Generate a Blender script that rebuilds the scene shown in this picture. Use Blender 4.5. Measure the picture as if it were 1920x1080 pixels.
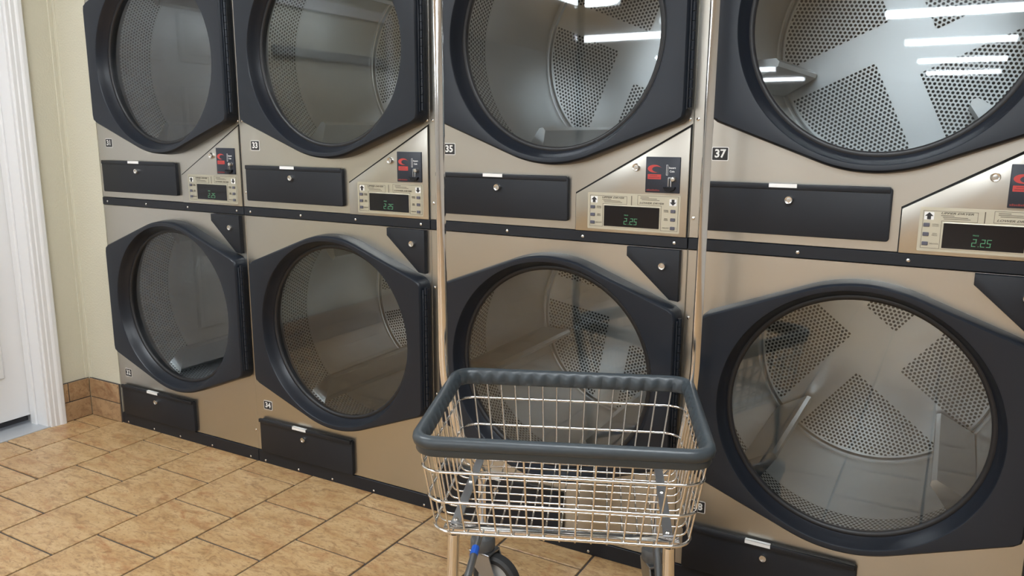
import bpy, bmesh, math, random
from mathutils import Vector, Matrix
random.seed(7)
SC = bpy.context.scene
for o in list(bpy.data.objects): bpy.data.objects.remove(o, do_unlink=True)
COL = SC.collection
PI = math.pi

# ------------------------------------------------------------------ camera
YAW, PITCH, ROLL = 0.5127, 0.1943, 0.0050
CAMPOS = Vector((2.9866, -1.9712, 1.2126))
fwd = Vector((-math.sin(YAW)*math.cos(PITCH), math.cos(YAW)*math.cos(PITCH), -math.sin(PITCH)))
rgt = Vector((math.cos(YAW), math.sin(YAW), 0)); upv = rgt.cross(fwd)
c_, s_ = math.cos(ROLL), math.sin(ROLL)
rx, ux = c_*rgt + s_*upv, -s_*rgt + c_*upv
cam = bpy.data.cameras.new('camera'); cam.sensor_width = 36; cam.lens = 1488.44*36/1920
cam.clip_start = 0.02; cam.clip_end = 100
camo = bpy.data.objects.new('camera', cam); COL.objects.link(camo)
camo.matrix_world = Matrix(((rx.x, ux.x, -fwd.x, CAMPOS.x), (rx.y, ux.y, -fwd.y, CAMPOS.y), (rx.z, ux.z, -fwd.z, CAMPOS.z), (0, 0, 0, 1)))
SC.camera = camo

# ------------------------------------------------------------------ world, exposure
w = bpy.data.worlds.new('world'); SC.world = w; w.use_nodes = True
w.node_tree.nodes['Background'].inputs[0].default_value = (0.85, 0.9, 1.0, 1)
w.node_tree.nodes['Background'].inputs[1].default_value = 0.3
SC.view_settings.view_transform = 'Standard'; SC.view_settings.look = 'None'
SC.view_settings.gamma = 1.0; SC.view_settings.use_curve_mapping = False
SC.view_settings.exposure = 0.0
LAMP = 32.0                     # strength of the fluorescent diffusers

# ------------------------------------------------------------------ materials
MATS = {}
def mat(name, col=(.5, .5, .5), rough=.5, metal=0.0, **kw):
    m = bpy.data.materials.new(name); m.use_nodes = True
    b = m.node_tree.nodes['Principled BSDF']
    b.inputs['Base Color'].default_value = (*col, 1); b.inputs['Roughness'].default_value = rough
    b.inputs['Metallic'].default_value = metal
    for k, v in kw.items(): b.inputs[k.replace('_', ' ')].default_value = v
    MATS[name] = m; return m
def nodes(m): return m.node_tree.nodes, m.node_tree.links, m.node_tree.nodes['Principled BSDF']
def bump(m, scale, strength, dist=.001, coord='Object', stretch=(1, 1, 1), detail=2):
    n, l, b = nodes(m)
    tc = n.new('ShaderNodeTexCoord'); mp = n.new('ShaderNodeMapping'); mp.inputs['Scale'].default_value = stretch
    tx = n.new('ShaderNodeTexNoise'); tx.inputs['Scale'].default_value = scale; tx.inputs['Detail'].default_value = detail
    bp = n.new('ShaderNodeBump'); bp.inputs['Strength'].default_value = strength; bp.inputs['Distance'].default_value = dist
    l.new(tc.outputs[coord], mp.inputs[0]); l.new(mp.outputs[0], tx.inputs[0]); l.new(tx.outputs[0], bp.inputs['Height']); l.new(bp.outputs[0], b.inputs['Normal'])
    return tx
def emit(name, col, s):
    m = mat(name, (0, 0, 0), .5); b = nodes(m)[2]
    b.inputs['Emission Color'].default_value = (*col, 1); b.inputs['Emission Strength'].default_value = s
    return m

def steel(name, col, rough, stretch):
    m = mat(name, col, rough, 1.0); n, l, b = nodes(m)
    tc = n.new('ShaderNodeTexCoord'); mp = n.new('ShaderNodeMapping'); mp.inputs['Scale'].default_value = stretch
    tx = n.new('ShaderNodeTexNoise'); tx.inputs['Scale'].default_value = 60; tx.inputs['Detail'].default_value = 4
    mr = n.new('ShaderNodeMapRange'); mr.inputs['To Min'].default_value = rough*.94; mr.inputs['To Max'].default_value = rough*1.06
    l.new(tc.outputs['Object'], mp.inputs[0]); l.new(mp.outputs[0], tx.inputs[0]); l.new(tx.outputs[0], mr.inputs[0]); l.new(mr.outputs[0], b.inputs['Roughness'])
    t2 = n.new('ShaderNodeTexNoise'); t2.inputs['Scale'].default_value = 2.2; t2.inputs['Detail'].default_value = 1
    ad = n.new('ShaderNodeMath'); ad.operation = 'MULTIPLY_ADD'; ad.inputs[1].default_value = .0004
    l.new(tc.outputs['Object'], t2.inputs[0]); l.new(tx.outputs[0], ad.inputs[0]); l.new(t2.outputs[0], ad.inputs[2])
    bp = n.new('ShaderNodeBump'); bp.inputs['Strength'].default_value = .35; bp.inputs['Distance'].default_value = .004
    l.new(ad.outputs[0], bp.inputs['Height']); l.new(bp.outputs[0], b.inputs['Normal'])
    return m
steel('stainless', (.575, .56, .515), .31, (.06, 1, 2.2))
steel('stainless_edge', (.62, .58, .53), .25, (2.2, 1, .06))
mat('chrome', (.80, .79, .78), .10, 1.0)
mat('zinc', (.42, .43, .45), .38, 1.0)
mat('bolt', (.75, .74, .72), .22, 1.0)
mat('door_plastic', (.013, .017, .025), .36, Specular_IOR_Level=.38); bump(MATS['door_plastic'], 900, .06, .0005)
mat('bezel_plastic', (.007, .010, .017), .34)
mat('gasket', (.010, .010, .012), .45)
mat('black_paint', (.011, .0135, .019), .45, Specular_IOR_Level=.4); bump(MATS['black_paint'], 700, .10, .0005)
mat('dark_gap', (.008, .008, .009), .8)
mat('cabinet_paint', (.16, .16, .16), .5)
mat('white_paint', (.82, .82, .83), .35)
mat('white_print', (.85, .85, .84), .5)
mat('dark_print', (.02, .02, .022), .5)
mat('label_print', (.12, .105, .08), .6)
mat('overlay', (.62, .60, .50), .42, .9)
mat('red_print', (.50, .055, .05), .45)
mat('dark_red_print', (.20, .03, .03), .45)
mat('navy_plate', (.017, .022, .035), .35)
mat('display_black', (.006, .007, .010), .08)
emit('led_green', (.22, .70, .34), .45)
mat('button_grey', (.10, .10, .13), .35)
mat('rubber', (.035, .036, .038), .55)
mat('caster_grey', (.11, .115, .12), .45)
mat('wheel_core', (.45, .46, .46), .4)
mat('bumper', (.050, .062, .072), .36); bump(MATS['bumper'], 60, .25, .002, detail=3)
mat('blue_tape', (.02, .12, .62), .4)
mat('threshold', (.50, .52, .55), .45, .3)
mat('weatherstrip', (.012, .012, .016), .6)
mat('jamb_tan', (.55, .47, .34), .5)
mat('ceiling_paint', (.80, .81, .82), .8)
mat('wall_paint', (.62, .59, .475), .65); bump(MATS['wall_paint'], 130, .55, .004, detail=3)
mat('wall_white', (.66, .67, .66), .7); bump(MATS['wall_white'], 130, .4, .003)
mat('grout', (.075, .064, .058), .85); bump(MATS['grout'], 300, .4, .002)
mat('rail_grey', (.28, .28, .27), .45)
mat('brass', (.55, .38, .14), .3, 1.0)
emit('lamp_glow', (.89, .955, 1.0), LAMP)

def tile_mat(name, base, dark, pale, rust):
    m = mat(name, base, .36); n, l, b = nodes(m)
    tc = n.new('ShaderNodeTexCoord'); oi = n.new('ShaderNodeObjectInfo')
    mu = n.new('ShaderNodeVectorMath'); mu.operation = 'MULTIPLY_ADD'; mu.inputs[1].default_value = (37, 91, 13)
    l.new(oi.outputs['Random'], mu.inputs[0]); l.new(tc.outputs['Object'], mu.inputs[2])
    mp = n.new('ShaderNodeMapping'); mp.inputs['Rotation'].default_value = (0, 0, .5); mp.inputs['Scale'].default_value = (1, 2.2, 1)
    l.new(mu.outputs[0], mp.inputs[0])
    def noise(sc, det, rough=.6, dist=0):
        t = n.new('ShaderNodeTexNoise'); t.inputs['Scale'].default_value = sc; t.inputs['Detail'].default_value = det
        t.inputs['Roughness'].default_value = rough; t.inputs['Distortion'].default_value = dist
        l.new(mp.outputs[0], t.inputs[0]); return t
    def ramp(src, p0, p1):
        r = n.new('ShaderNodeMapRange'); r.inputs[1].default_value = p0; r.inputs[2].default_value = p1
        l.new(src.outputs[0], r.inputs[0]); return r
    def mix(fac, a, c2):
        x = n.new('ShaderNodeMix'); x.data_type = 'RGBA'
        l.new(fac.outputs[0], x.inputs[0])
        if hasattr(a, 'outputs'): l.new(a.outputs[2], x.inputs[6])
        else: x.inputs[6].default_value = (*a, 1)
        x.inputs[7].default_value = (*c2, 1); return x
    a = mix(ramp(noise(9, 6, .65, .6), .40, .60), base, pale)
    a = mix(ramp(noise(15, 9, .72, 1.2), .50, .70), a, dark)
    a = mix(ramp(noise(5.5, 9, .72, 1.6), .52, .72), a, rust)
    a = mix(ramp(noise(60, 4, .7), .54, .72), a, dark)
    l.new(a.outputs[2], b.inputs['Base Color'])
    t = noise(28, 6, .65); bp = n.new('ShaderNodeBump'); bp.inputs['Strength'].default_value = .35; bp.inputs['Distance'].default_value = .0025
    l.new(t.outputs[0], bp.inputs['Height']); l.new(bp.outputs[0], b.inputs['Normal'])
tile_mat('floor_tile', (.485, .300, .138), (.25, .130, .052), (.58, .395, .205), (.35, .145, .050))
tile_mat('base_tile', (.36, .22, .115), (.22, .12, .060), (.44, .29, .16), (.27, .12, .055))

def perforated(name, pitch, hole):
    m = mat(name, (.62, .62, .61), .30, 1.0); n, l, b = nodes(m)
    uv = n.new('ShaderNodeTexCoord')
    def vm(op, a, v=None):
        x = n.new('ShaderNodeVectorMath'); x.operation = op; l.new(a, x.inputs[0])
        if v is not None: x.inputs[1].default_value = v
        return x.outputs['Value'] if op == 'LENGTH' else x.outputs[0]
    r3 = math.sqrt(3)
    p = vm('MULTIPLY', uv.outputs['UV'], (1/pitch, 1/(pitch*r3), 0))
    def cell(src):
        f = vm('FRACTION', src); f = vm('SUBTRACT', f, (.5, .5, 0)); f = vm('MULTIPLY', f, (1, r3, 0)); return vm('LENGTH', f)
    d1 = cell(p); d2 = cell(vm('ADD', p, (.5, .5, 0)))
    mn = n.new('ShaderNodeMath'); mn.operation = 'MINIMUM'; l.new(d1, mn.inputs[0]); l.new(d2, mn.inputs[1])
    mr = n.new('ShaderNodeMapRange'); mr.inputs[1].default_value = hole-.04; mr.inputs[2].default_value = hole+.04
    l.new(mn.outputs[0], mr.inputs[0])
    x = n.new('ShaderNodeMix'); x.data_type = 'RGBA'; x.inputs[6].default_value = (.012, .011, .010, 1); x.inputs[7].default_value = (.58, .58, .57, 1)
    l.new(mr.outputs[0], x.inputs[0]); l.new(x.outputs[2], b.inputs['Base Color']); l.new(mr.outputs[0], b.inputs['Metallic'])
    ro = n.new('ShaderNodeMapRange'); ro.inputs[3].default_value = .9; ro.inputs[4].default_value = .34; l.new(mr.outputs[0], ro.inputs[0]); l.new(ro.outputs[0], b.inputs['Roughness'])
    return m
perforated('perforated_steel', .0125, .33)
mat('drum_steel', (.58, .58, .575), .32, 1.0); bump(MATS['drum_steel'], 250, .12, .001)

def glass_mat():
    m = bpy.data.materials.new('door_glass'); m.use_nodes = True; n, l = m.node_tree.nodes, m.node_tree.links
    n.remove(n['Principled BSDF']); out = n['Material Output']
    tr = n.new('ShaderNodeBsdfTransparent'); tr.inputs[0].default_value = (.915, .945, .96, 1)
    gl = n.new('ShaderNodeBsdfGlossy'); gl.inputs['Roughness'].default_value = .02; gl.inputs[0].default_value = (1, 1, 1, 1)
    ge = n.new('ShaderNodeNewGeometry'); dt = n.new('ShaderNodeVectorMath'); dt.operation = 'DOT_PRODUCT'
    l.new(ge.outputs['Normal'], dt.inputs[0]); l.new(ge.outputs['Incoming'], dt.inputs[1])
    def mth(op, a, v, clamp=False):       # Schlick reflectance of one glass face, the same from both sides
        x = n.new('ShaderNodeMath'); x.operation = op
        for i, q in enumerate((a, v)):
            if isinstance(q, (int, float)): x.inputs[i].default_value = q
            elif q is not None: l.new(q, x.inputs[i])
        return x.outputs[0]
    k = mth('POWER', mth('SUBTRACT', 1.0, mth('ABSOLUTE', dt.outputs['Value'], None)), 5.0)
    fr = mth('ADD', mth('MULTIPLY', k, .95), .050)
    mx = n.new('ShaderNodeMixShader'); l.new(fr, mx.inputs[0]); l.new(tr.outputs[0], mx.inputs[1]); l.new(gl.outputs[0], mx.inputs[2]); l.new(mx.outputs[0], out.inputs[0])
    MATS['door_glass'] = m
glass_mat()

# ------------------------------------------------------------------ mesh helpers
def box(bm, x0, x1, y0, y1, z0, z1, bev=0, seg=1):
    vs = [bm.verts.new((x, y, z)) for x in (x0, x1) for y in (y0, y1) for z in (z0, z1)]
    fs = [bm.faces.new([vs[i] for i in f]) for f in ((0, 1, 3, 2), (4, 6, 7, 5), (0, 4, 5, 1), (2, 3, 7, 6), (0, 2, 6, 4), (1, 5, 7, 3))]
    if bev:
        ed = set(e for f in fs for e in f.edges)
        bmesh.ops.bevel(bm, geom=list(ed), offset=bev, segments=seg, affect='EDGES', profile=.5)
def prism(bm, poly, y0, y1, bev=0, seg=2):
    """poly: list of (x,z); y0 = front, y1 = back"""
    f = [bm.verts.new((x, y0, z)) for x, z in poly]; b = [bm.verts.new((x, y1, z)) for x, z in poly]
    n = len(poly); faces = [bm.faces.new(f), bm.faces.new(b[::-1])]
    for i in range(n): faces.append(bm.faces.new((f[i], b[i], b[(i+1) % n], f[(i+1) % n])))
    if bev:
        bmesh.ops.bevel(bm, geom=list(faces[0].edges), offset=bev, segments=seg, affect='EDGES', profile=.5)
def rrect(x0, x1, z0, z1, r, n=5):
    pts = []
    for cx, cz, a in ((x1-r, z1-r, 0), (x0+r, z1-r, 90), (x0+r, z0+r, 180), (x1-r, z0+r, 270)):
        for i in range(n+1):
            t = math.radians(a+90*i/n); pts.append((cx+r*math.cos(t), cz+r*math.sin(t)))
    return pts
def loft(bm, loops, closed=True, cap=False, uv=None):
    rows = [[bm.verts.new(p) for p in lp] for lp in loops]; n = len(rows[0])
    for a, b in zip(rows, rows[1:]):
        for i in range(n if closed else n-1):
            j = (i+1) % n; bm.faces.new((a[i], a[j], b[j], b[i]))
    if cap: bm.faces.new(rows[0][::-1]); bm.faces.new(rows[-1])
    return rows
def tube(bm, pts, r, seg=8, closed=False, cap=True, square=False):
    pts = [Vector(p) for p in pts]; n = len(pts); loops = []; up = None
    for i, p in enumerate(pts):
        a = pts[(i-1) % n] if closed or i else p; b = pts[(i+1) % n] if closed or i < n-1 else p
        t = (b-a).normalized()
        if up is None:
            up = Vector((0, 0, 1)) if abs(t.z) < .9 else Vector((0, 1, 0))
        s = t.cross(up).normalized(); up = s.cross(t).normalized()
        rr = r[i] if isinstance(r, (list, tuple)) else r
        if square: loops.append([p + a*s + b*up for a, b in rrect(-rr, rr, -rr, rr, rr*.22, 2)])
        else: loops.append([p + rr*(math.cos(2*PI*k/seg)*s + math.sin(2*PI*k/seg)*up) for k in range(seg)])
    if closed: loops.append(loops[0])
    loft(bm, loops, cap=cap and not closed)
    if closed: bmesh.ops.remove_doubles(bm, verts=bm.verts, dist=1e-6)
def bend(pts, r, n=5):
    """round the corners of a polyline"""
    pts = [Vector(p) for p in pts]; out = [pts[0]]
    for a, b, c in zip(pts, pts[1:], pts[2:]):
        d1, d2 = (a-b), (c-b); q = min(r, d1.length*.45, d2.length*.45)
        p0, p1 = b+d1.normalized()*q, b+d2.normalized()*q
        for i in range(n+1):
            t = i/n; out.append((1-t)**2*p0 + 2*t*(1-t)*b + t*t*p1)
    return out+[pts[-1]]
def lathe(bm, prof, axis='y', seg=24, c=(0, 0, 0)):
    """prof: list of (radius, height along axis); closed ends when radius is 0"""
    loops = []
    for r, h in prof:
        lp = []
        for k in range(seg):
            t = 2*PI*k/seg; a, b = r*math.cos(t), r*math.sin(t)
            lp.append({'y': (c[0]+a, c[1]+h, c[2]+b), 'z': (c[0]+a, c[1]+b, c[2]+h), 'x': (c[0]+h, c[1]+a, c[2]+b)}[axis])
        loops.append(lp)
    loft(bm, loops)
    bmesh.ops.remove_doubles(bm, verts=bm.verts, dist=1e-7)
def mesh(bm, m, smooth=True, ang=35):
    bmesh.ops.recalc_face_normals(bm, faces=bm.faces)
    me = bpy.data.meshes.new('mesh'); bm.to_mesh(me); bm.free()
    me.materials.append(MATS[m] if isinstance(m, str) else m)
    if smooth:
        for p in me.polygons: p.use_smooth = True
        try: me.set_sharp_from_angle(angle=math.radians(ang))
        except Exception: pass
    return me
def put(name, me, parent=None, loc=(0, 0, 0), rot=(0, 0, 0), label=None, kind=None):
    o = bpy.data.objects.new(name, me); COL.objects.link(o)
    o.location = loc; o.rotation_euler = rot
    if parent: o.parent = parent
    if label: o['label'] = label
    if kind: o['kind'] = kind
    return o
def obj(name, bm, m, parent=None, label=None, kind=None, smooth=True, ang=35, loc=(0, 0, 0)):
    me = mesh(bm, m, smooth, ang); me.name = name
    return put(name, me, parent, loc, label=label, kind=kind)
def thing(name, label, cat, loc=(0, 0, 0), rz=0, group=None):
    o = bpy.data.objects.new(name, None); COL.objects.link(o); o.location = loc; o.rotation_euler = (0, 0, rz)
    o['label'] = label; o['category'] = cat
    if group: o['group'] = group
    return o
def B(): return bmesh.new()
TXT = {}
def text_mesh(s, size, m, bold=0, shear=0, depth=.0003):
    k = (s, size, m, bold, shear)
    if k in TXT: return TXT[k]
    cu = bpy.data.curves.new('t', 'FONT'); cu.body = s; cu.size = size; cu.align_x = 'CENTER'; cu.align_y = 'CENTER'
    cu.offset = bold; cu.shear = shear; cu.extrude = depth; cu.resolution_u = 2
    t = bpy.data.objects.new('t', cu); COL.objects.link(t)
    dg = bpy.context.evaluated_depsgraph_get(); me = bpy.data.meshes.new_from_object(t.evaluated_get(dg))
    bpy.data.objects.remove(t); me.materials.clear(); me.materials.append(MATS[m]); me.name = 'lettering'
    TXT[k] = me; return me
FRONT = (PI/2, 0, 0)        # text facing -y

# ------------------------------------------------------------------ the room
CEIL = 2.30
RX0, RX1, RY0 = -2.2, 5.4, -17.0       # hall extents; dryers stand on y = 0
ALC = -2.25                              # the left wall steps back here
WX = -0.215                              # left wall plane beside the dryers
def struct(name, bm, m, parent=None, smooth=False):
    return obj(name, bm, m, parent, kind=None if parent else 'structure', smooth=smooth)
bm = B(); box(bm, RX0-.1, RX1+.1, RY0-.1, 1.2, -.10, -.004); floor = struct('floor', bm, 'grout')
bm = B(); box(bm, RX0-.1, RX1+.1, RY0-.1, 1.2, CEIL, CEIL+.1); struct('ceiling', bm, 'ceiling_paint')
bm = B(); box(bm, WX-.15, -.004, .0, .15, 0, CEIL); struct('wall_front', bm, 'wall_paint')
bm = B(); box(bm, -.004, RX1+.1, .06, .16, 1.96, CEIL); struct('wall_front_upper', bm, 'wall_paint')
bm = B(); box(bm, RX0-.1, RX1+.1, 1.1, 1.2, 0, CEIL); struct('wall_service', bm, 'wall_white')
DY0, DY1, DZ = -.185, -1.06, 1.87       # door opening in the left wall
bm = B()
box(bm, WX-.14, WX, DY0, .0, 0, CEIL); box(bm, WX-.14, WX, ALC, DY1, 0, CEIL); box(bm, WX-.14, WX, DY1, DY0, DZ, CEIL)
struct('wall_left', bm, 'wall_paint')
bm = B(); box(bm, RX0, WX-.14, ALC, ALC+.12, 0, CEIL); struct('wall_left_return', bm, 'wall_white')
bm = B(); box(bm, RX0-.1, RX0, RY0, ALC+.12, 0, CEIL); struct('wall_left_far', bm, 'wall_white')
bm = B(); box(bm, RX1, RX1+.1, RY0, 1.1, 0, CEIL); struct('wall_right', bm, 'wall_white')
bm = B(); box(bm, RX0-.1, RX1+.1, RY0-.1, RY0, 0, CEIL); struct('wall_back', bm, 'wall_white')
# caulked corner bead between left wall and dryer wall
bm = B(); prism(bm, [(WX, .0), (WX+.020, .0), (WX+.020, CEIL), (WX, CEIL)], -.004, .004, .002); box(bm, WX-.004, WX+.004, -.020, .0, 0, CEIL, .002)
struct('trim_1', bm, 'wall_paint')

# floor tiles: laid in columns along y, each column shifted by half a tile
TPX, TPY, TG = .2737, .278, .0035
TM = {}
def tile_me(w, d, m='floor_tile'):
    k = (round(w, 4), round(d, 4), m)
    if k not in TM:
        bm = B(); box(bm, -w/2+TG, w/2-TG, -d/2+TG, d/2-TG, -.008, 0, .0012); TM[k] = mesh(bm, m, False); TM[k].name = 'tile'
    return TM[k]
far = B()
NX0, NX1, NY0, NY1 = WX, 3.75, -2.25, .03
c0 = math.floor((RX0-.2405)/TPX); c1 = math.ceil((RX1-.2405)/TPX)
for c in range(c0, c1):
    x0, x1 = .2405+c*TPX, .2405+(c+1)*TPX
    off = -.366 if c % 2 == 0 else -.227
    for r in range(-62, 4):
        y0, y1 = off+r*TPY, off+(r+1)*TPY
        near = x1 > NX0+.02 and x0 < NX1 and y1 > NY0 and y0 < NY1
        if near:
            a0, b1 = max(x0, WX), min(y1, NY1)
            if b1-y0 < .012: continue
            put('tile', tile_me(x1-a0, b1-y0), floor, ((a0+x1)/2, (y0+b1)/2, random.uniform(-.0006, .0004)))
        else:
            lim = WX if y1 > ALC else RX0
            a0, b1, y0c = max(x0, lim), min(y1, .03), max(y0, RY0)
            if x1-a0 < .012 or b1-y0c < .012 or x0 > RX1: continue
            box(far, a0+TG, min(x1, RX1)-TG, y0c+TG, b1-TG, -.008, -.0006)
obj('far_tiles', far, 'floor_tile', floor, kind='stuff', smooth=False)

# tiled skirting, two courses high
TH = .0835
def skirting(name, segs, axis):
    root = None
    for a, b, z in segs:
        w = b-a
        bm = B(); box(bm, -w/2+.0022, w/2-.0022, -.0045, .0045, .002, TH-.0022, .0012); me = mesh(bm, 'base_tile', False)
        if root is None:
            g = B()
            lo, hi = min(s[0] for s in segs), max(s[1] for s in segs)
            if axis == 'x': box(g, lo, hi, -.007, 0, 0, 2*TH)
            else: box(g, WX, WX+.007, lo, hi, 0, 2*TH)
            root = struct(name, g, 'grout')
        if axis == 'x': put('tile', me, root, ((a+b)/2, -.0065, z))
        else: put('tile', me, root, (WX+.0065, (a+b)/2, z), (0, 0, PI/2))
skirting('baseboard_front', [(WX+.012, -.004, 0), (WX+.012, -.004, TH)], 'x')
skirting('baseboard_left', [(-.130, -.008, 0), (-.102, -.008, TH), (-.130, -.102, TH)], 'y')
segs = []; y = -1.13
while y > ALC+.05:
    segs += [(max(y-.27, ALC), y, 0), (max(y-.405, ALC), y-.135, TH)]; y -= .27
segs.append((-1.265, -1.13, TH)); segs = [s for s in segs if s[1]-s[0] > .02]
skirting('baseboard_left_far', segs, 'y')

# ---- white panelled door in the left wall, with casing, jamb and threshold
door = bpy.data.objects.new('door_1', None); COL.objects.link(door); door['kind'] = 'structure'
XL = WX-.105                             # leaf face
bm = B(); box(bm, XL-.04, XL, DY1+.012, DY0-.004, .040, DZ-.006, .002)
leaf = obj('door_leaf', bm, 'white_paint', door, smooth=False)
for ya, yb in ((-.29, -.57), (-.67, -.95)):
    for za, zb in ((.22, .76), (.90, 1.42), (1.53, 1.76)):
        bm = B()
        for k, (ins, dep) in enumerate(((0, .006), (.035, .010))):
            box(bm, XL-.002, XL+dep, yb+ins, ya-ins, za+ins, zb-ins, .005)
        obj('door_panel', bm, 'white_paint', leaf, smooth=False)
bm = B(); lathe(bm, [(0, .0), (.024, .0), (.024, .008), (.011, .012), (.011, .03), (.024, .040), (.026, .055), (.018, .066), (0, .068)], 'x', 20, (XL, -.98, .86)); obj('door_knob', bm, 'brass', leaf)
bm = B(); box(bm, XL-.038, XL-.004, DY1+.014, DY0-.03, .018, .038, .002); obj('door_sweep', bm, 'weatherstrip', door, smooth=False)
for ys, s in ((DY0, 1), (DY1, -1)):
    bm = B()                              # jamb with stop
    box(bm, WX-.14, WX+.002, min(ys, ys-s*.014), max(ys, ys-s*.014), 0, DZ, .001)
    box(bm, XL+.004, XL+.040, min(ys-s*.014, ys-s*.024), max(ys-s*.014, ys-s*.024), 0, DZ, .002)
    obj('door_jamb', bm, 'white_paint', door, smooth=False)
    bm = B(); box(bm, XL+.0005, XL+.0038, min(ys-s*.006, ys-s*.020), max(ys-s*.006, ys-s*.020), .0, DZ, .0008); obj('weatherstrip', bm, 'jamb_tan', door, smooth=False)
    bm = B()                              # stepped casing profile
    cp = [(0, -.004), (.009, -.004), (.011, -.001), (.011, .012), (.0145, .016), (.0145, .030), (.018, .035), (.020, .040), (.020, .054), (.017, .058), (0, .058)]
    loft(bm, [[(WX+d, ys+s*a, z) for d, a in cp] for z in (0, DZ+.055)], cap=True)
    obj('door_casing', bm, 'white_paint', door, smooth=False)
bm = B(); box(bm, WX, WX+.018, DY1-.055, DY0+.055, DZ, DZ+.058, .003); obj('door_casing', bm, 'white_paint', door, smooth=False)
bm = B(); box(bm, WX-.16, WX+.004, DY1+.002, DY0-.002, -.006, .004, .002); obj('threshold', bm, 'threshold', door, smooth=False)
# rail and framed recess farther along the left wall
bm = B(); box(bm, WX, WX+.03, -2.10, -1.16, 1.60, 1.65, .006); struct('trim_2', bm, 'rail_grey')
bm = B(); box(bm, WX, WX+.02, -2.16, -1.16, 1.86, 1.92, .004); box(bm, WX, WX+.02, -2.16, -2.10, .18, 1.86, .004); struct('trim_3', bm, 'white_paint')

# ---- ceiling lights: wrap-around fluorescent fixtures in two columns
def lamp_meshes():
    a = B(); box(a, -.57, .57, -.13, .13, -.022, 0, .004)
    d = B(); prof = [(-.125, -.022), (-.118, -.048), (-.085, -.066), (0, -.072), (.085, -.066), (.118, -.048), (.125, -.022)]
    loft(d, [[(x, y, z) for y, z in prof] for x in (-.555, .555)], closed=True, cap=True)
    e = B(); box(e, -.575, -.555, -.13, .13, -.075, 0, .004); 
    return mesh(a, 'white_paint', False), mesh(d, 'lamp_glow', True), mesh(e, 'white_paint', False)
LA, LD, LE = lamp_meshes()
ORD = ['first', 'second', 'third', 'fourth', 'fifth', 'sixth', 'seventh']
for cx, ys, nm in ((2.80, (-1.15, -3.60, -6.20, -8.75, -11.5, -14.2), 'behind the laundry cart'),
                   (-.45, (-3.80, -6.70, -9.4, -12.1, -14.8), 'at the left of the hall'),
                   (.75, (-1.15,), '')):  # lone unseen fixture, added to light the left-hand dryers
    for i, y in enumerate(ys):
        lb = 'fluorescent ceiling light %s, %s in its row from the dryers' % (nm, ORD[i]) if nm else 'added unseen fluorescent ceiling light, lighting the dryers nearest the white door'
        t = thing('ceiling_light', lb, 'ceiling light', (cx, y, CEIL), 0, 'fluorescent ceiling lights')
        if y == -3.80: t.rotation_euler.z = PI/2; t.location.x = .22; t.scale.y = 1.6
        put('housing', LA, t); put('diffuser', LD, t, label='glowing wrap-around lens'); put('end_cap', LE, t); put('end_cap', LE, t, (1.13, 0, 0))

# ------------------------------------------------------------------ stacked dryers
W = .7970
UC, ZL, ZU = .420, .548, 1.458            # door centre across, lower and upper door centres
R_OUT, R_OPEN, R_GLASS, DT = .330, .3125, .290, .050
DRUM_R, DRUM_Y0, DRUM_YB, DRUM_Y1 = .355, .075, .225, .650
def hull(pts):
    pts = sorted(set(pts))
    def half(ps):
        h = []
        for p in ps:
            while len(h) > 1 and (h[-1][0]-h[-2][0])*(p[1]-h[-2][1])-(h[-1][1]-h[-2][1])*(p[0]-h[-2][0]) <= 0: h.pop()
            h.append(p)
        return h
    a, b = half(pts), half(pts[::-1]); return a[:-1]+b[:-1]
def door_outline(grow=0.0, n=168):
    pts = [((R_OUT+grow)*math.cos(2*PI*i/240), (R_OUT+grow)*math.sin(2*PI*i/240)) for i in range(240)]
    for sx in (-1, 1):
        for sz in (-1, 1):
            pts += [(sx*.343+(.024+grow)*math.cos(2*PI*i/24), sz*.197+(.024+grow)*math.sin(2*PI*i/24)) for i in range(24)]
    h = hull(pts); out = []
    for k in range(n):
        t = 2*PI*k/n; dx, dz = math.cos(t), math.sin(t); best = None
        for (ax, az), (bx, bz) in zip(h, h[1:]+h[:1]):
            ex, ez = bx-ax, bz-az; den = dx*ez-dz*ex
            if abs(den) < 1e-12: continue
            r = (ax*ez-az*ex)/den; s = (ax*dz-az*dx)/den
            if r > 0 and -1e-6 <= s <= 1+1e-6: best = r if best is None else min(best, r)
        out.append((best*dx, best*dz))
    return out
def circ(r, n=168): return [(r*math.cos(2*PI*k/n), r*math.sin(2*PI*k/n)) for k in range(n)]
def at(lp, y): return [(x, y, z) for x, z in lp]
def door_mesh():
    bm = B()
    loft(bm, [at(door_outline(.004), 0), at(door_outline(.004), -.010), at(door_outline(.001), -DT+.010), at(door_outline(-.001), -DT+.004), at(door_outline(-.005), -DT),
              at(circ(R_OPEN+.0045), -DT), at(circ(R_OPEN+.0015), -DT+.0008), at(circ(R_OPEN), -DT+.003)])
    return mesh(bm, 'door_plastic', True, 40)
def bezel_mesh():
    bm = B(); loft(bm, [at(circ(R_OPEN), -DT+.003), at(circ(R_OPEN-.007), -DT+.018), at(circ(R_GLASS+.007), -.010), at(circ(R_GLASS+.001), -.004)])
    return mesh(bm, 'bezel_plastic', True, 60)
def gasket_mesh():
    bm = B(); loft(bm, [at(circ(R_GLASS+.008, 96), -.010), at(circ(R_GLASS+.002, 96), -.012), at(circ(R_GLASS-.004, 96), -.009), at(circ(R_GLASS-.005, 96), -.003), at(circ(R_GLASS-.003, 96), .006)])
    return mesh(bm, 'gasket', True, 60)
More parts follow.
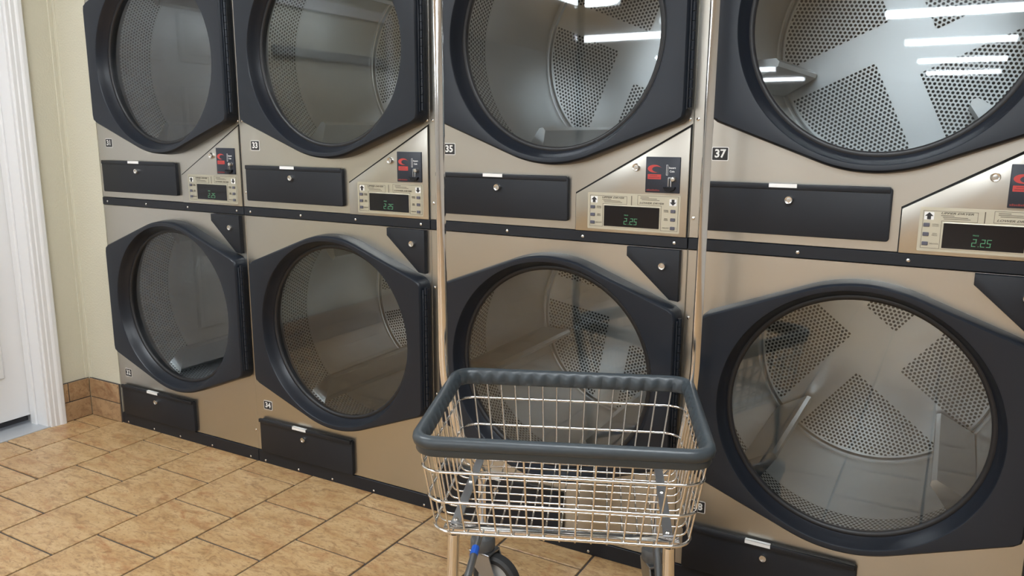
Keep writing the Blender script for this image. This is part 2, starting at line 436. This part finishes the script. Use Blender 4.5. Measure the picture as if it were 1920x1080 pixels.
def glass_mesh():
    bm = B(); f = [bm.verts.new(p) for p in at(circ(R_GLASS, 96), -.006)]; b = [bm.verts.new(p) for p in at(circ(R_GLASS, 96), .000)]
    bm.faces.new(f); bm.faces.new(b[::-1])
    for i in range(96): bm.faces.new((f[i], b[i], b[(i+1) % 96], f[(i+1) % 96]))
    return mesh(bm, 'door_glass', False)
def hinge_mesh():
    bm = B()
    z = -.185
    while z < .18:
        lathe(bm, [(0, 0), (.0055, 0), (.0055, .021), (0, .021)], 'z', 8, (.3735, -.030, z)); z += .0225
    box(bm, .3655, .3715, -.040, -.004, -.190, .190, .001)
    return mesh(bm, 'door_plastic', True, 40)
def collar_mesh():
    bm = B(); loft(bm, [at(circ(.302, 96), .004), at(circ(.300, 96), .030), at(circ(DRUM_R-.020, 96), DRUM_Y0-.004), at(circ(DRUM_R+.006, 96), DRUM_Y0)])
    return mesh(bm, 'gasket', True, 40)
def uvset(bm, fn):
    uv = bm.loops.layers.uv.new('UVMap')
    for f in bm.faces:
        cs = [l.vert.co for l in f.loops]; us = [fn(c) for c in cs]
        if max(u for u, v in us)-min(u for u, v in us) > 1.0:       # wrap at the seam of the cylinder
            us = [(u+2*PI*DRUM_R if u < 0 else u, v) for u, v in us]
        for l, u in zip(f.loops, us): l[uv].uv = u
def band_mesh():
    bm = B(); n = 96
    loft(bm, [at(circ(DRUM_R, n), DRUM_Y0), at(circ(DRUM_R, n), DRUM_YB)])
    uvset(bm, lambda c: (math.atan2(c.z, c.x)*DRUM_R, c.y)); return mesh(bm, 'perforated_steel')
def shell_mesh():
    bm = B(); n = 96
    loft(bm, [at(circ(DRUM_R, n), DRUM_YB), at(circ(DRUM_R, n), DRUM_Y1-.012), at(circ(DRUM_R-.004, n), DRUM_Y1-.006), at(circ(DRUM_R-.012, n), DRUM_Y1-.010), at(circ(DRUM_R-.016, n), DRUM_Y1)])
    lathe(bm, [(DRUM_R-.016, DRUM_Y1), (.12, DRUM_Y1), (0, DRUM_Y1)], 'y', 96)
    return mesh(bm, 'drum_steel', True, 30)
def sector_mesh():
    """perforated quadrant of the drum's back plate"""
    near, farr, rp = .008, .086, .333; bm = B()
    a0, a1 = math.asin(near/rp), math.acos(farr/rp); pts = [(farr, near)]
    for i in range(25):
        t = a0+(a1-a0)*i/24; pts.append((rp*math.cos(t), rp*math.sin(t)))
    bm.faces.new([bm.verts.new((x, DRUM_Y1-.0015, z)) for x, z in pts])
    uvset(bm, lambda c: (c.x, c.z)); return mesh(bm, 'perforated_steel', False)
def baffle_mesh():
    bm = B(); pr = [(-.034, -DRUM_R+.006), (-.010, -DRUM_R+.106), (.0, -DRUM_R+.112), (.010, -DRUM_R+.106), (.034, -DRUM_R+.006)]
    loft(bm, [[(x, DRUM_Y0+.03, z-.006) for x, z in pr], [(x, DRUM_Y1-.02, z) for x, z in pr]], closed=True, cap=True)
    return mesh(bm, 'drum_steel', True, 30)
def front_sheet(z0, z1, zc, x0, x1):
    n = 96; bm = B(); rect = []
    for k in range(n):
        t = 2*PI*(k+.5)/n; dx, dz = math.cos(t), math.sin(t)
        r = min((x1-UC)/dx if dx > 0 else (x0-UC)/dx, (z1-zc)/dz if dz > 0 else (z0-zc)/dz); rect.append([UC+r*dx, zc+r*dz])
    for cx, cz in ((x0, z0), (x0, z1), (x1, z0), (x1, z1)):
        min(rect, key=lambda p: (p[0]-cx)**2+(p[1]-cz)**2)[:] = [cx, cz]
    ci = [(UC+.304*math.cos(2*PI*(k+.5)/n), zc+.304*math.sin(2*PI*(k+.5)/n)) for k in range(n)]
    ins = [(x0+.0015+(x-x0)*(x1-x0-.003)/(x1-x0), z0+.0015+(z-z0)*(z1-z0-.003)/(z1-z0)) for x, z in rect]
    loft(bm, [at(rect, .010), at(rect, .0015), at(ins, 0), at(ci, 0), at(ci, .010)])
    return mesh(bm, 'stainless', False)
def screw_mesh(r):
    bm = B(); lathe(bm, [(0, -.0022), (r*.55, -.0020), (r, -.0008), (r, .001)], 'y', 10); return mesh(bm, 'bolt', True, 50)
def lock_mesh():
    bm = B(); lathe(bm, [(.0025, -.004), (.0055, -.0045), (.006, -.0075), (.0085, -.008), (.0100, -.005), (.0105, .0), (.0105, .003)], 'y', 20)
    lathe(bm, [(0, -.006), (.006, -.0055)], 'y', 16); box(bm, -.0008, .0008, -.0068, -.0055, -.004, .004)
    return mesh(bm, 'bolt', True, 40)
M = dict(door=door_mesh(), bezel=bezel_mesh(), gasket=gasket_mesh(), glass=glass_mesh(), hinge=hinge_mesh(), collar=collar_mesh(), band=band_mesh(), shell=shell_mesh(),
         sector=sector_mesh(), baffle=baffle_mesh(), screw=screw_mesh(.0042), lock=lock_mesh(),
         sheet_lo=front_sheet(.047, .920, ZL, 0, W), sheet_up=front_sheet(.950, 1.945, ZU, 0, W))
bm = B(); prism(bm, rrect(-.0208, .0208, -.0168, .0168, .003, 3), -.0012, 0); M['plate'] = mesh(bm, 'white_print', False)
bm = B(); prism(bm, rrect(-.0190, .0190, -.0150, .0150, .002, 3), -.0016, -.0010); M['plate_in'] = mesh(bm, 'dark_print', False)

def drawer(name, root, x0, x1, z0, z1, lk, lip):
    bm = B(); prism(bm, rrect(x0, x1, z0, z1, .006, 3), -.013, 0, .002)
    d = obj(name, bm, 'black_paint', root)
    bm = B(); box(bm, x0-.001, x1-.004, -.013-lip, -.008, z1-.011, z1+.003, .0025, 2); obj('pull_lip', bm, 'black_paint', d)
    put('lock', M['lock'], d, (lk[0], -.0135, lk[1]), label='round chrome key lock')
    bm = B(); box(bm, lk[0]-.048, lk[0]+.016, -.0138-lip, -.012-lip, z1-.006, z1+.0042); box(bm, lk[0]-.048, lk[0]+.016, -.0138-lip, -.0100, z1+.0032, z1+.0044)
    obj('sticker', bm, 'white_print', d, smooth=False, label='small white paper sticker')
    return d
def number(root, s, u, z):
    p = put('number_plate', M['plate'], root, (u, 0, z), label='black number %s on a white-edged sticker' % s)
    put('number_field', M['plate_in'], p); put('numeral', text_mesh(s, .0275, 'white_print', .0008), p, (0, -.0016, 0), FRONT)
def lock_cover(root):
    bm = B(); poly = [(.637, .9175), (.637, .893), (.757, .786), (.781, .783), (.781, .9175)]
    prism(bm, poly[::-1], -.016, 0, .003); c = obj('lock_cover', bm, 'black_paint', root, label='black triangular cover')
    put('lock', M['lock'], c, (.737, -.0165, .874), label='round chrome key lock')
SEG = {'2': 'abged', '5': 'afgcd', '.': ''}
def digits(par, s, u, z, h, w, t):
    for ch in s:
        bm = B()
        if ch == '.':
            box(bm, u-w*.22, u-w*.22+t, -.0078, -.0072, z, z+t)
        else:
            for g in SEG[ch]:
                sk = lambda zz: .12*(zz-z)
                q = {'a': (0, w, z+h-t, z+h), 'g': (0, w, z+h/2-t/2, z+h/2+t/2), 'd': (0, w, z, z+t), 'f': (0, t, z+h/2, z+h), 'b': (w-t, w, z+h/2, z+h), 'e': (0, t, z, z+h/2), 'c': (w-t, w, z, z+h/2)}[g]
                box(bm, u+q[0]+sk(q[2]), u+q[1]+sk(q[2]), -.0078, -.0072, q[2], q[3])
            u += w*1.42
        obj('led_digit', bm, 'led_green', par, smooth=False)
def ptext(par, s, u, z, width, m, y=-.0068, bold=0, shear=0, size=.006, name='lettering'):
    me = text_mesh(s, size, m, bold, shear); xs = [v.co.x for v in me.vertices]
    o = put(name, me, par, (u, y, z), FRONT); k = width/(max(xs)-min(xs)); o.scale = (k, 1, 1); return o
def outline(bm, poly, t, y):
    n = len(poly)
    for i in range(n):
        (ax, az), (bx, bz) = poly[i], poly[(i+1) % n]
        box(bm, min(ax, bx)-t/2, max(ax, bx)+t/2, y-.0003, y, min(az, bz)-t/2, max(az, bz)+t/2)
def control_panel(root):
    pr_ = W-.005
    poly = [(.483, .9505), (pr_, .9505), (pr_, 1.2265), (.483, 1.0490)]
    bm = B(); prism(bm, [(.4805, .9500), (W-.002, .9500), (W-.002, 1.2345), (.4805, 1.0530)], -.0012, 0); obj('panel_gap', bm, 'dark_gap', root, smooth=False)
    bm = B(); prism(bm, poly, -.006, 0, .0015); p = obj('control_panel', bm, 'stainless', root, label='brushed steel coin and control panel with a slanted top edge')
    Y = -.0060
    put('lock', M['lock'], p, (.653, Y, 1.124), label='round chrome key lock')
    # printed overlay around the display
    bm = B(); prism(bm, rrect(.519, .774, .9585, 1.0555, .003, 3), Y-.0005, Y+.0005); obj('printed_overlay', bm, 'overlay', p, smooth=False, label='gold-tinted printed overlay')
    Y -= .0006; bm = B(); t = .0008
    outline(bm, [(.526, 1.0475), (.630, 1.0475), (.630, 1.0265), (.5625, 1.0265), (.5625, .9655), (.526, .9655)], t, Y)
    outline(bm, [(.660, 1.0520), (.769, 1.0520), (.769, .9640), (.7245, .9640), (.7245, 1.0275), (.660, 1.0275)], t, Y)
    box(bm, .6420, .6440, Y-.0003, Y, 1.0255, 1.0500)
    for i, (a, b) in enumerate(((.560, .586), (.564, .612), (.566, .617))): box(bm, a, b, Y-.0003, Y, 1.0375-i*.0035, 1.0388-i*.0035)
    for i, (a, b) in enumerate(((.667, .690), (.667, .712), (.671, .719))): box(bm, a, b, Y-.0003, Y, 1.0475-i*.0035, 1.0488-i*.0035)
    obj('printed_lines', bm, 'label_print', p, smooth=False)
    ptext(p, 'UPPER DRYER', .5905, 1.0432, .062, 'label_print', Y-.0003, .00015, .35)
    ptext(p, 'LOWER DRYER', .6975, 1.0330, .066, 'label_print', Y-.0003, .00015, .35)
    for u, z, s in ((.5375, 1.0365, 1), (.7550, 1.0375, -1)):
        bm = B(); prism(bm, rrect(u-.0095, u+.0095, z-.0085, z+.0085, .0015, 2), Y-.0004, Y); a = obj('arrow_field', bm, 'white_print', p, smooth=False)
        bm = B(); ar = [(u, z+s*.0078), (u+s*.0085, z-s*.0004), (u+s*.0038, z-s*.0004), (u+s*.0038, z-s*.0078), (u-s*.0038, z-s*.0078), (u-s*.0038, z-s*.0004), (u-s*.0085, z-s*.0004)]
        prism(bm, ar, Y-.0008, Y-.0003); obj('arrow', bm, 'dark_print', p, smooth=False)
    for u, zs, tu, tx in ((.5340, (1.0165, .9960, .9755), .5515, 1), (.7560, (1.0150, .9935, .9715), .7375, -1)):
        for z, words in zip(zs, (('NORMAL', 'COLORS'), ('PERM', 'PRESS'), ('DELICATE',))):
            bm = B(); box(bm, u-.0062, u+.0062, Y-.0028, Y, z-.0042, z+.0042, .001); obj('button', bm, 'button_grey', p, smooth=False)
            for i, wd in enumerate(words): ptext(p, wd, tu, z+(.0017 if len(words) > 1 else 0)-i*.0036, .0021*len(wd), 'label_print', Y-.0002, 0, 0, .0042)
    bm = B(); prism(bm, rrect(.5645, .7225, .9645, 1.0240, .002, 2), -.0074, -.006, .0008); obj('display_bezel', bm, 'overlay', p, smooth=False)
    bm = B(); prism(bm, rrect(.567, .720, .9675, 1.0220, .001, 2), -.0079, -.007); ds = obj('display', bm, 'display_black', p, smooth=False, label='dark price display')
    digits(p, '2', .6235, .9745, .0165, .0078, .0012); digits(p, '.', .6375, .9745, .0165, .0078, .0014); digits(p, '25', .6400, .9745, .0165, .0078, .0012)
    for q in p.children:
        if q.name.startswith('led_digit'): q.location.y = -.0006
    ptext(p, 'PRICE',   .6300, .9985, .011, 'led_green', -.0081, 0, 0, .0042, 'led_lettering')
    # coin box
    bm = B(); prism(bm, rrect(.680, .771, 1.061, 1.152, .0015, 2), -.010, -.005, .0012); cb = obj('coin_plate', bm, 'navy_plate', p, label='dark coin acceptor plate with red emblem')
    Y = -.0100
    def swoosh(cx, cz, rx_, rz_, k, mname, y):
        bm = B(); n = 28; out = []; inn = []
        for i in range(n+1):
            t = math.radians(20+280*i/n); f = math.sin(PI*i/n)**.7
            out.append((cx+rx_*math.cos(t), cz+rz_*math.sin(t)))
            inn.append((cx+rx_*.16+rx_*(1-k*f)*math.cos(t), cz-rz_*.05+rz_*(1-k*f)*math.sin(t)))
        rows = loft(bm, [at(out, y), at(inn, y)], closed=False); return obj('emblem', bm, mname, p, smooth=False)
    swoosh(.7035, 1.1220, .0180, .0098, .50, 'red_print', Y-.0003)
    bm = B(); prism(bm, rrect(.6860, .7215, 1.0955, 1.1080, .0008, 2), Y-.0004, Y); obj('emblem_bar', bm, 'red_print', p, smooth=False)
    bm = B()
    for i, (a, b) in enumerate(((.692, .712), (.689, .7185))): box(bm, a, b, Y-.0006, Y-.0003, 1.1035-i*.0045, 1.1050-i*.0045)
    x = .684
    for wd in (.003, .0035, .003, .0025, .004, .003, .0035, .0025, .003): box(bm, x, x+wd, Y-.0004, Y, 1.0655, 1.0690 + (.001 if wd > .003 else 0)); x += wd+.0008
    obj('printed_lines', bm, 'dark_red_print', p, smooth=False)
    ptext(p, 'Insert', .7505, 1.1250, .0175, 'white_print', Y-.0002, .0001, 0, .0068); ptext(p, 'Coin', .7500, 1.1160, .0125, 'white_print', Y-.0002, .0001, 0, .0068)
    bm = B(); outline(bm, [(.7350, 1.1065), (.7350, 1.1320), (.7388, 1.1320), (.7388, 1.1065)], .0007, Y); obj('slot_outline', bm, 'white_print', p, smooth=False)
    bm = B(); prism(bm, rrect(.7400, .7505, 1.0745, 1.1015, .003, 3), Y-.003, Y, .0008); obj('slot_frame', bm, 'zinc', p)
    bm = B(); box(bm, .7436, .7470, Y-.0034, Y-.002, 1.0755, 1.0990); obj('coin_slot', bm, 'dark_gap', p, smooth=False)
    bm = B(); lathe(bm, [(0, -.012), (.005, -.0115), (.0068, -.008), (.0060, -.003), (.0075, 0)], 'y', 18, (.7555, Y, 1.0970)); obj('reject_button', bm, 'bolt', p, label='round chrome coin return button')
    bm = B(); cup = [(.7455+.0165*math.cos(PI+PI*i/14), 1.0775+.0125*math.sin(PI+PI*i/14)) for i in range(15)]
    prism(bm, cup, Y-.009, Y, .003); obj('coin_cup', bm, 'black_paint', p)

def dryer_door(root, zc, sway):
    d = put('door', M['door'], root, (UC, 0, zc), label='black hexagonal loading door with round window')
    put('bezel', M['bezel'], d); put('gasket', M['gasket'], d); put('glass', M['glass'], d, label='round glass window'); put('hinge', M['hinge'], d)
    bm = None
    return d
def drum(root, zc, cross, baff):
    d = put('drum', M['shell'], root, (UC-.008, 0, zc), label='steel tumbling drum behind the window')
    put('collar', M['collar'], d); put('perforated_band', M['band'], d)
    for k in range(4): put('perforated_panel', M['sector'], d, (0, 0, 0), (0, -math.radians(cross+90*k), 0))
    for a in (baff if isinstance(baff, tuple) else (baff, baff+120, baff+240)): put('baffle', M['baffle'], d, (0, 0, 0), (0, math.radians(a), 0))
XS = (0.0, .7975, 1.5948, 2.3925)
DRY = [('31', '32', 'stacked pair of coin dryers beside the beige wall, numbered 31 and 32', (12, 18), (150, 33)),
       ('33', '34', 'stacked pair of coin dryers numbered 33 and 34, second from the white door', (40, 15), (150, 35)),
       ('35', '36', 'stacked pair of coin dryers numbered 35 and 36, directly behind the laundry cart', (68, 80), (21, (75, -13, 195))),
       ('37', '38', 'stacked pair of coin dryers numbered 37 and 38, nearest and right of the cart', (25, 51), (73, (46, -49, 180)))]
for x0, (nu, nl, lb, cr, bf) in zip(XS, DRY):
    t = thing('stacked_dryer', lb, 'dryer', (x0, 0, 0), 0, 'stacked coin dryers along the wall')
    bm = B()
    for a, b in ((.0006, .004), (W-.004, W-.0006)): box(bm, a, b, .0085, 1.05, .012, 1.945)
    box(bm, .004, W-.004, .0085, 1.05, 1.941, 1.945); box(bm, .004, W-.004, .0085, 1.05, .012, .016); box(bm, .004, W-.004, 1.046, 1.05, .016, 1.941); box(bm, .004, W-.004, .012, 1.046, .925, .945)
    obj('cabinet', bm, 'cabinet_paint', t, smooth=False)
    put('front_panel', M['sheet_lo'], t, label='brushed stainless lower front'); put('front_panel', M['sheet_up'], t, label='brushed stainless upper front')
    bm = B(); box(bm, .001, W-.001, -.005, .010, .921, .949, .0012); s = obj('divider_strip', bm, 'black_paint', t)
    for u in (.032, .268, .505, .762): put('screw', M['screw'], s, (u, -.005, .934))
    bm = B(); box(bm, .001, W-.001, -.004, .012, 0, .046, .001); s = obj('kick_plate', bm, 'black_paint', t)
    for u in (.035, .20, .36, .545, .755): put('screw', M['screw'], s, (u, -.004, .010))
    for u in (.010, W-.010):
        for z in (.12, .40, .742, 1.245, 1.62) if u > .5 else (.40, .742, 1.0, 1.245): put('screw', M['screw'], t, (u, 0, z))
    drawer('lint_drawer', t, .028, .4615, .9735, 1.0925, (.241, 1.058), .002)
    drawer('lint_drawer', t, .026, .4625, .0490, .1735, (.241, .136), .006)
    lock_cover(t); control_panel(t)
    number(t, nu, .069, 1.162); number(t, nl, .060, .228)
    for zc, cc, bb in ((ZU, cr[0], bf[0]), (ZL, cr[1], bf[1])):
        dryer_door(t, zc, 0); drum(t, zc, cc, bb)

# ------------------------------------------------------------------ laundry cart
cart = thing('laundry_cart', 'chrome wire laundry cart with grey bumper rim and two tall hanging poles', 'laundry cart', (2.272, -.454, 0), math.radians(22.6))
RZ = .625
def hx(z): return .2580+(z-.41)*(.2850-.2580)/.19
def hy(z): return .2080+(z-.41)*(.2325-.2080)/.19
def ring(hx_, hy_, z, r, n=8):
    return [(x, y, z) for x, y in rrect(-hx_, hx_, -hy_, hy_, r, n)]
# bumper rim with scalloped inner face
path = []
for x, y, z in ring(.2885, .2345, 0, .045, 10): path.append(Vector((x, y, 0)))
dense = []
for a, b in zip(path, path[1:]+path[:1]):
    n = max(1, int((b-a).length/.0045)); dense += [a.lerp(b, i/n) for i in range(n)]
prof = [(-.006, -.040), (.003, -.040), (.005, -.036), (.004, -.026), (.0095, -.022), (.0115, -.014), (.0095, -.005), (.003, 0), (-.005, .0005), (-.0105, -.005), (-.0115, -.013), (-.009, -.024), (-.0085, -.036)]
loops = []; L = 0
for i, p in enumerate(dense):
    a, b = dense[i-1], dense[(i+1) % len(dense)]; t = (b-a).normalized(); nrm = Vector((t.y, -t.x, 0)); L += (p-a).length
    sc = abs(math.sin(PI*L/.0345))
    lp = []
    for k, (o, z) in enumerate(prof):
        oo = o - (.010*sc*(1 if k == 11 else .4 if k == 10 else .6 if k == 12 else 0))
        lp.append(p+nrm*oo+Vector((0, 0, RZ+z)))
    loops.append(lp)
bm = B(); loft(bm, loops+[loops[0]]); bmesh.ops.remove_doubles(bm, verts=bm.verts, dist=1e-6)
obj('bumper_rim', bm, 'bumper', cart, ang=50, label='dark grey plastic bumper rim')
# ring wires
for z, r in ((.590, .0028), (.550, .0032), (.482, .0032), (.412, .0036)):
    bm = B(); tube(bm, ring(hx(z)+.003, hy(z)+.003, z, .045), r, 8, closed=True); obj('ring_wire', bm, 'chrome', cart, ang=80)
# bent wires running front to back and side to side under the basket
NF, NS = 15, 11
for i in range(NF):
    f = -1+2*i/(NF-1); xt, xb = f*.248, f*.222
    za = .596
    bm = B(); tube(bm, bend([(xt, -hy(za), za), (xb, -hy(.41)+.002, .3985), (xb, hy(.41)-.002, .3985), (xt, hy(za), za)], .018, 4), .0022, 6); obj('basket_wire', bm, 'chrome', cart, ang=80)
for i in range(NS):
    f = -1+2*i/(NS-1); yt, yb = f*.200, f*.182
    za = .596
    bm = B(); tube(bm, bend([(-hx(za), yt, za), (-hx(.41)+.002, yb, .4015), (hx(.41)-.002, yb, .4015), (hx(za), yt, za)], .018, 4), .0022, 6); obj('basket_wire', bm, 'chrome', cart, ang=80)
# base frame
for y in (-.184, .195):
    bm = B(); box(bm, -.240, .240, y-.012, y+.012, .4035, .4145, .003, 2); obj('frame_bar', bm, 'chrome', cart)
for sx, PO in ((-1, -.006), (1, -.013)):
    bm = B(); box(bm, sx*.218-.010, sx*.218+.010, -.175, .185, .4115, .4155, .001); s = obj('strap', bm, 'zinc', cart, label='grey steel strap across the basket floor')
    for y in (-.165, .02, .170):
        b2 = B(); lathe(b2, [(0, .005), (.004, .0045), (.0065, .002), (.0065, 0)], 'z', 10, (sx*.218, y, .4155)); obj('bolt', b2, 'bolt', s)
    bm = B(); tube(bm, bend([(sx*.315+PO, .198, 1.78), (sx*.311+PO, .198, .66), (sx*.307+PO, .198, .590), (sx*.266, .199, .420), (sx*.222, .212, .360), (sx*.221, .212, .165)], .03, 5), .0100, 12, square=True); obj('pole', bm, 'chrome', cart, ang=25, label='tall square chrome hanging pole')
    bm = B(); tube(bm, bend([(sx*.219, -.188, .399), (sx*.222, -.190, .28), (sx*.222, -.190, .165)], .02, 3), .0125, 12); obj('front_leg', bm, 'chrome', cart, ang=60)
    bm = B(); tube(bm, [(sx*.222, -.190, .175), (sx*.221, .212, .215)], .0095, 10); br = obj('side_rail', bm, 'zinc', cart, ang=60, label='worn grey steel rail')
    if sx < 0:
        q = Vector((sx*.2215, .085, .2024)); d_ = Vector((.001*sx, .402, .040)).normalized()
        bm = B(); tube(bm, [q-d_*.016, q+d_*.016], .0102, 10); obj('tape', bm, 'blue_tape', br, label='blue tape')
    bm = B(); lathe(bm, [(0, .010), (.009, .008), (.013, 0), (.013, -.012)], 'z', 12, (sx*.315+PO, .198, 1.78)); obj('pole_cap', bm, 'rubber', cart)
bm = B(); tube(bm, [(-.320, .198, 1.70), (.301, .198, 1.70)], .0100, 12); obj('hanging_bar', bm, 'chrome', cart, ang=60)
# casters
def caster(x, y, a):
    c = None
    bm = B(); lathe(bm, [(0, .152), (.010, .150), (.024, .146), (.027, .140), (.027, .122), (.024, .118), (0, .118)], 'z', 24); lathe(bm, [(.009, .175), (.009, .145)], 'z', 12)
    c = obj('caster', bm, 'caster_grey', cart, ang=40, loc=(x, y, 0)); c.rotation_euler = (0, 0, a); c.scale = (1.2, 1.2, 1.2)
    bm = B()
    for s in (-1, 1):
        pl = [(-.022, .118), (.028, .118), (.050, .060), (.042, .042), (.030, .046), (-.010, .085)]
        prism(bm, pl, s*.021-.0015, s*.021+.0015, .0005, 1)
    box(bm, -.022, .030, -.0225, .0225, .114, .119, .001)
    obj('fork', bm, 'zinc', c, smooth=False)
    bm = B(); R = .056
    lathe(bm, [(.040, -.012), (R-.006, -.014), (R, -.009), (R, .009), (R-.006, .014), (.040, .012)], 'y', 40, (.036, 0, R)); wv = obj('wheel', bm, 'rubber', c, ang=40)
    bm = B(); lathe(bm, [(0, -.016), (.010, -.016), (.012, -.010), (.038, -.009), (.041, -.012)], 'y', 32, (.036, 0, R)); lathe(bm, [(0, .016), (.010, .016), (.012, .010), (.038, .009), (.041, .012)], 'y', 32, (.036, 0, R)); obj('wheel_core', bm, 'wheel_core', c, ang=40)
    bm = B(); lathe(bm, [(0, -.026), (.006, -.025), (.007, -.021), (.004, -.020), (.004, .020), (.007, .021), (.006, .025), (0, .026)], 'y', 12, (.036, 0, R)); obj('axle_bolt', bm, 'bolt', c)
caster(-.221, .212, math.radians(-25)); caster(.221, .212, math.radians(-70)); caster(-.222, -.190, math.radians(200)); caster(.222, -.190, math.radians(150))
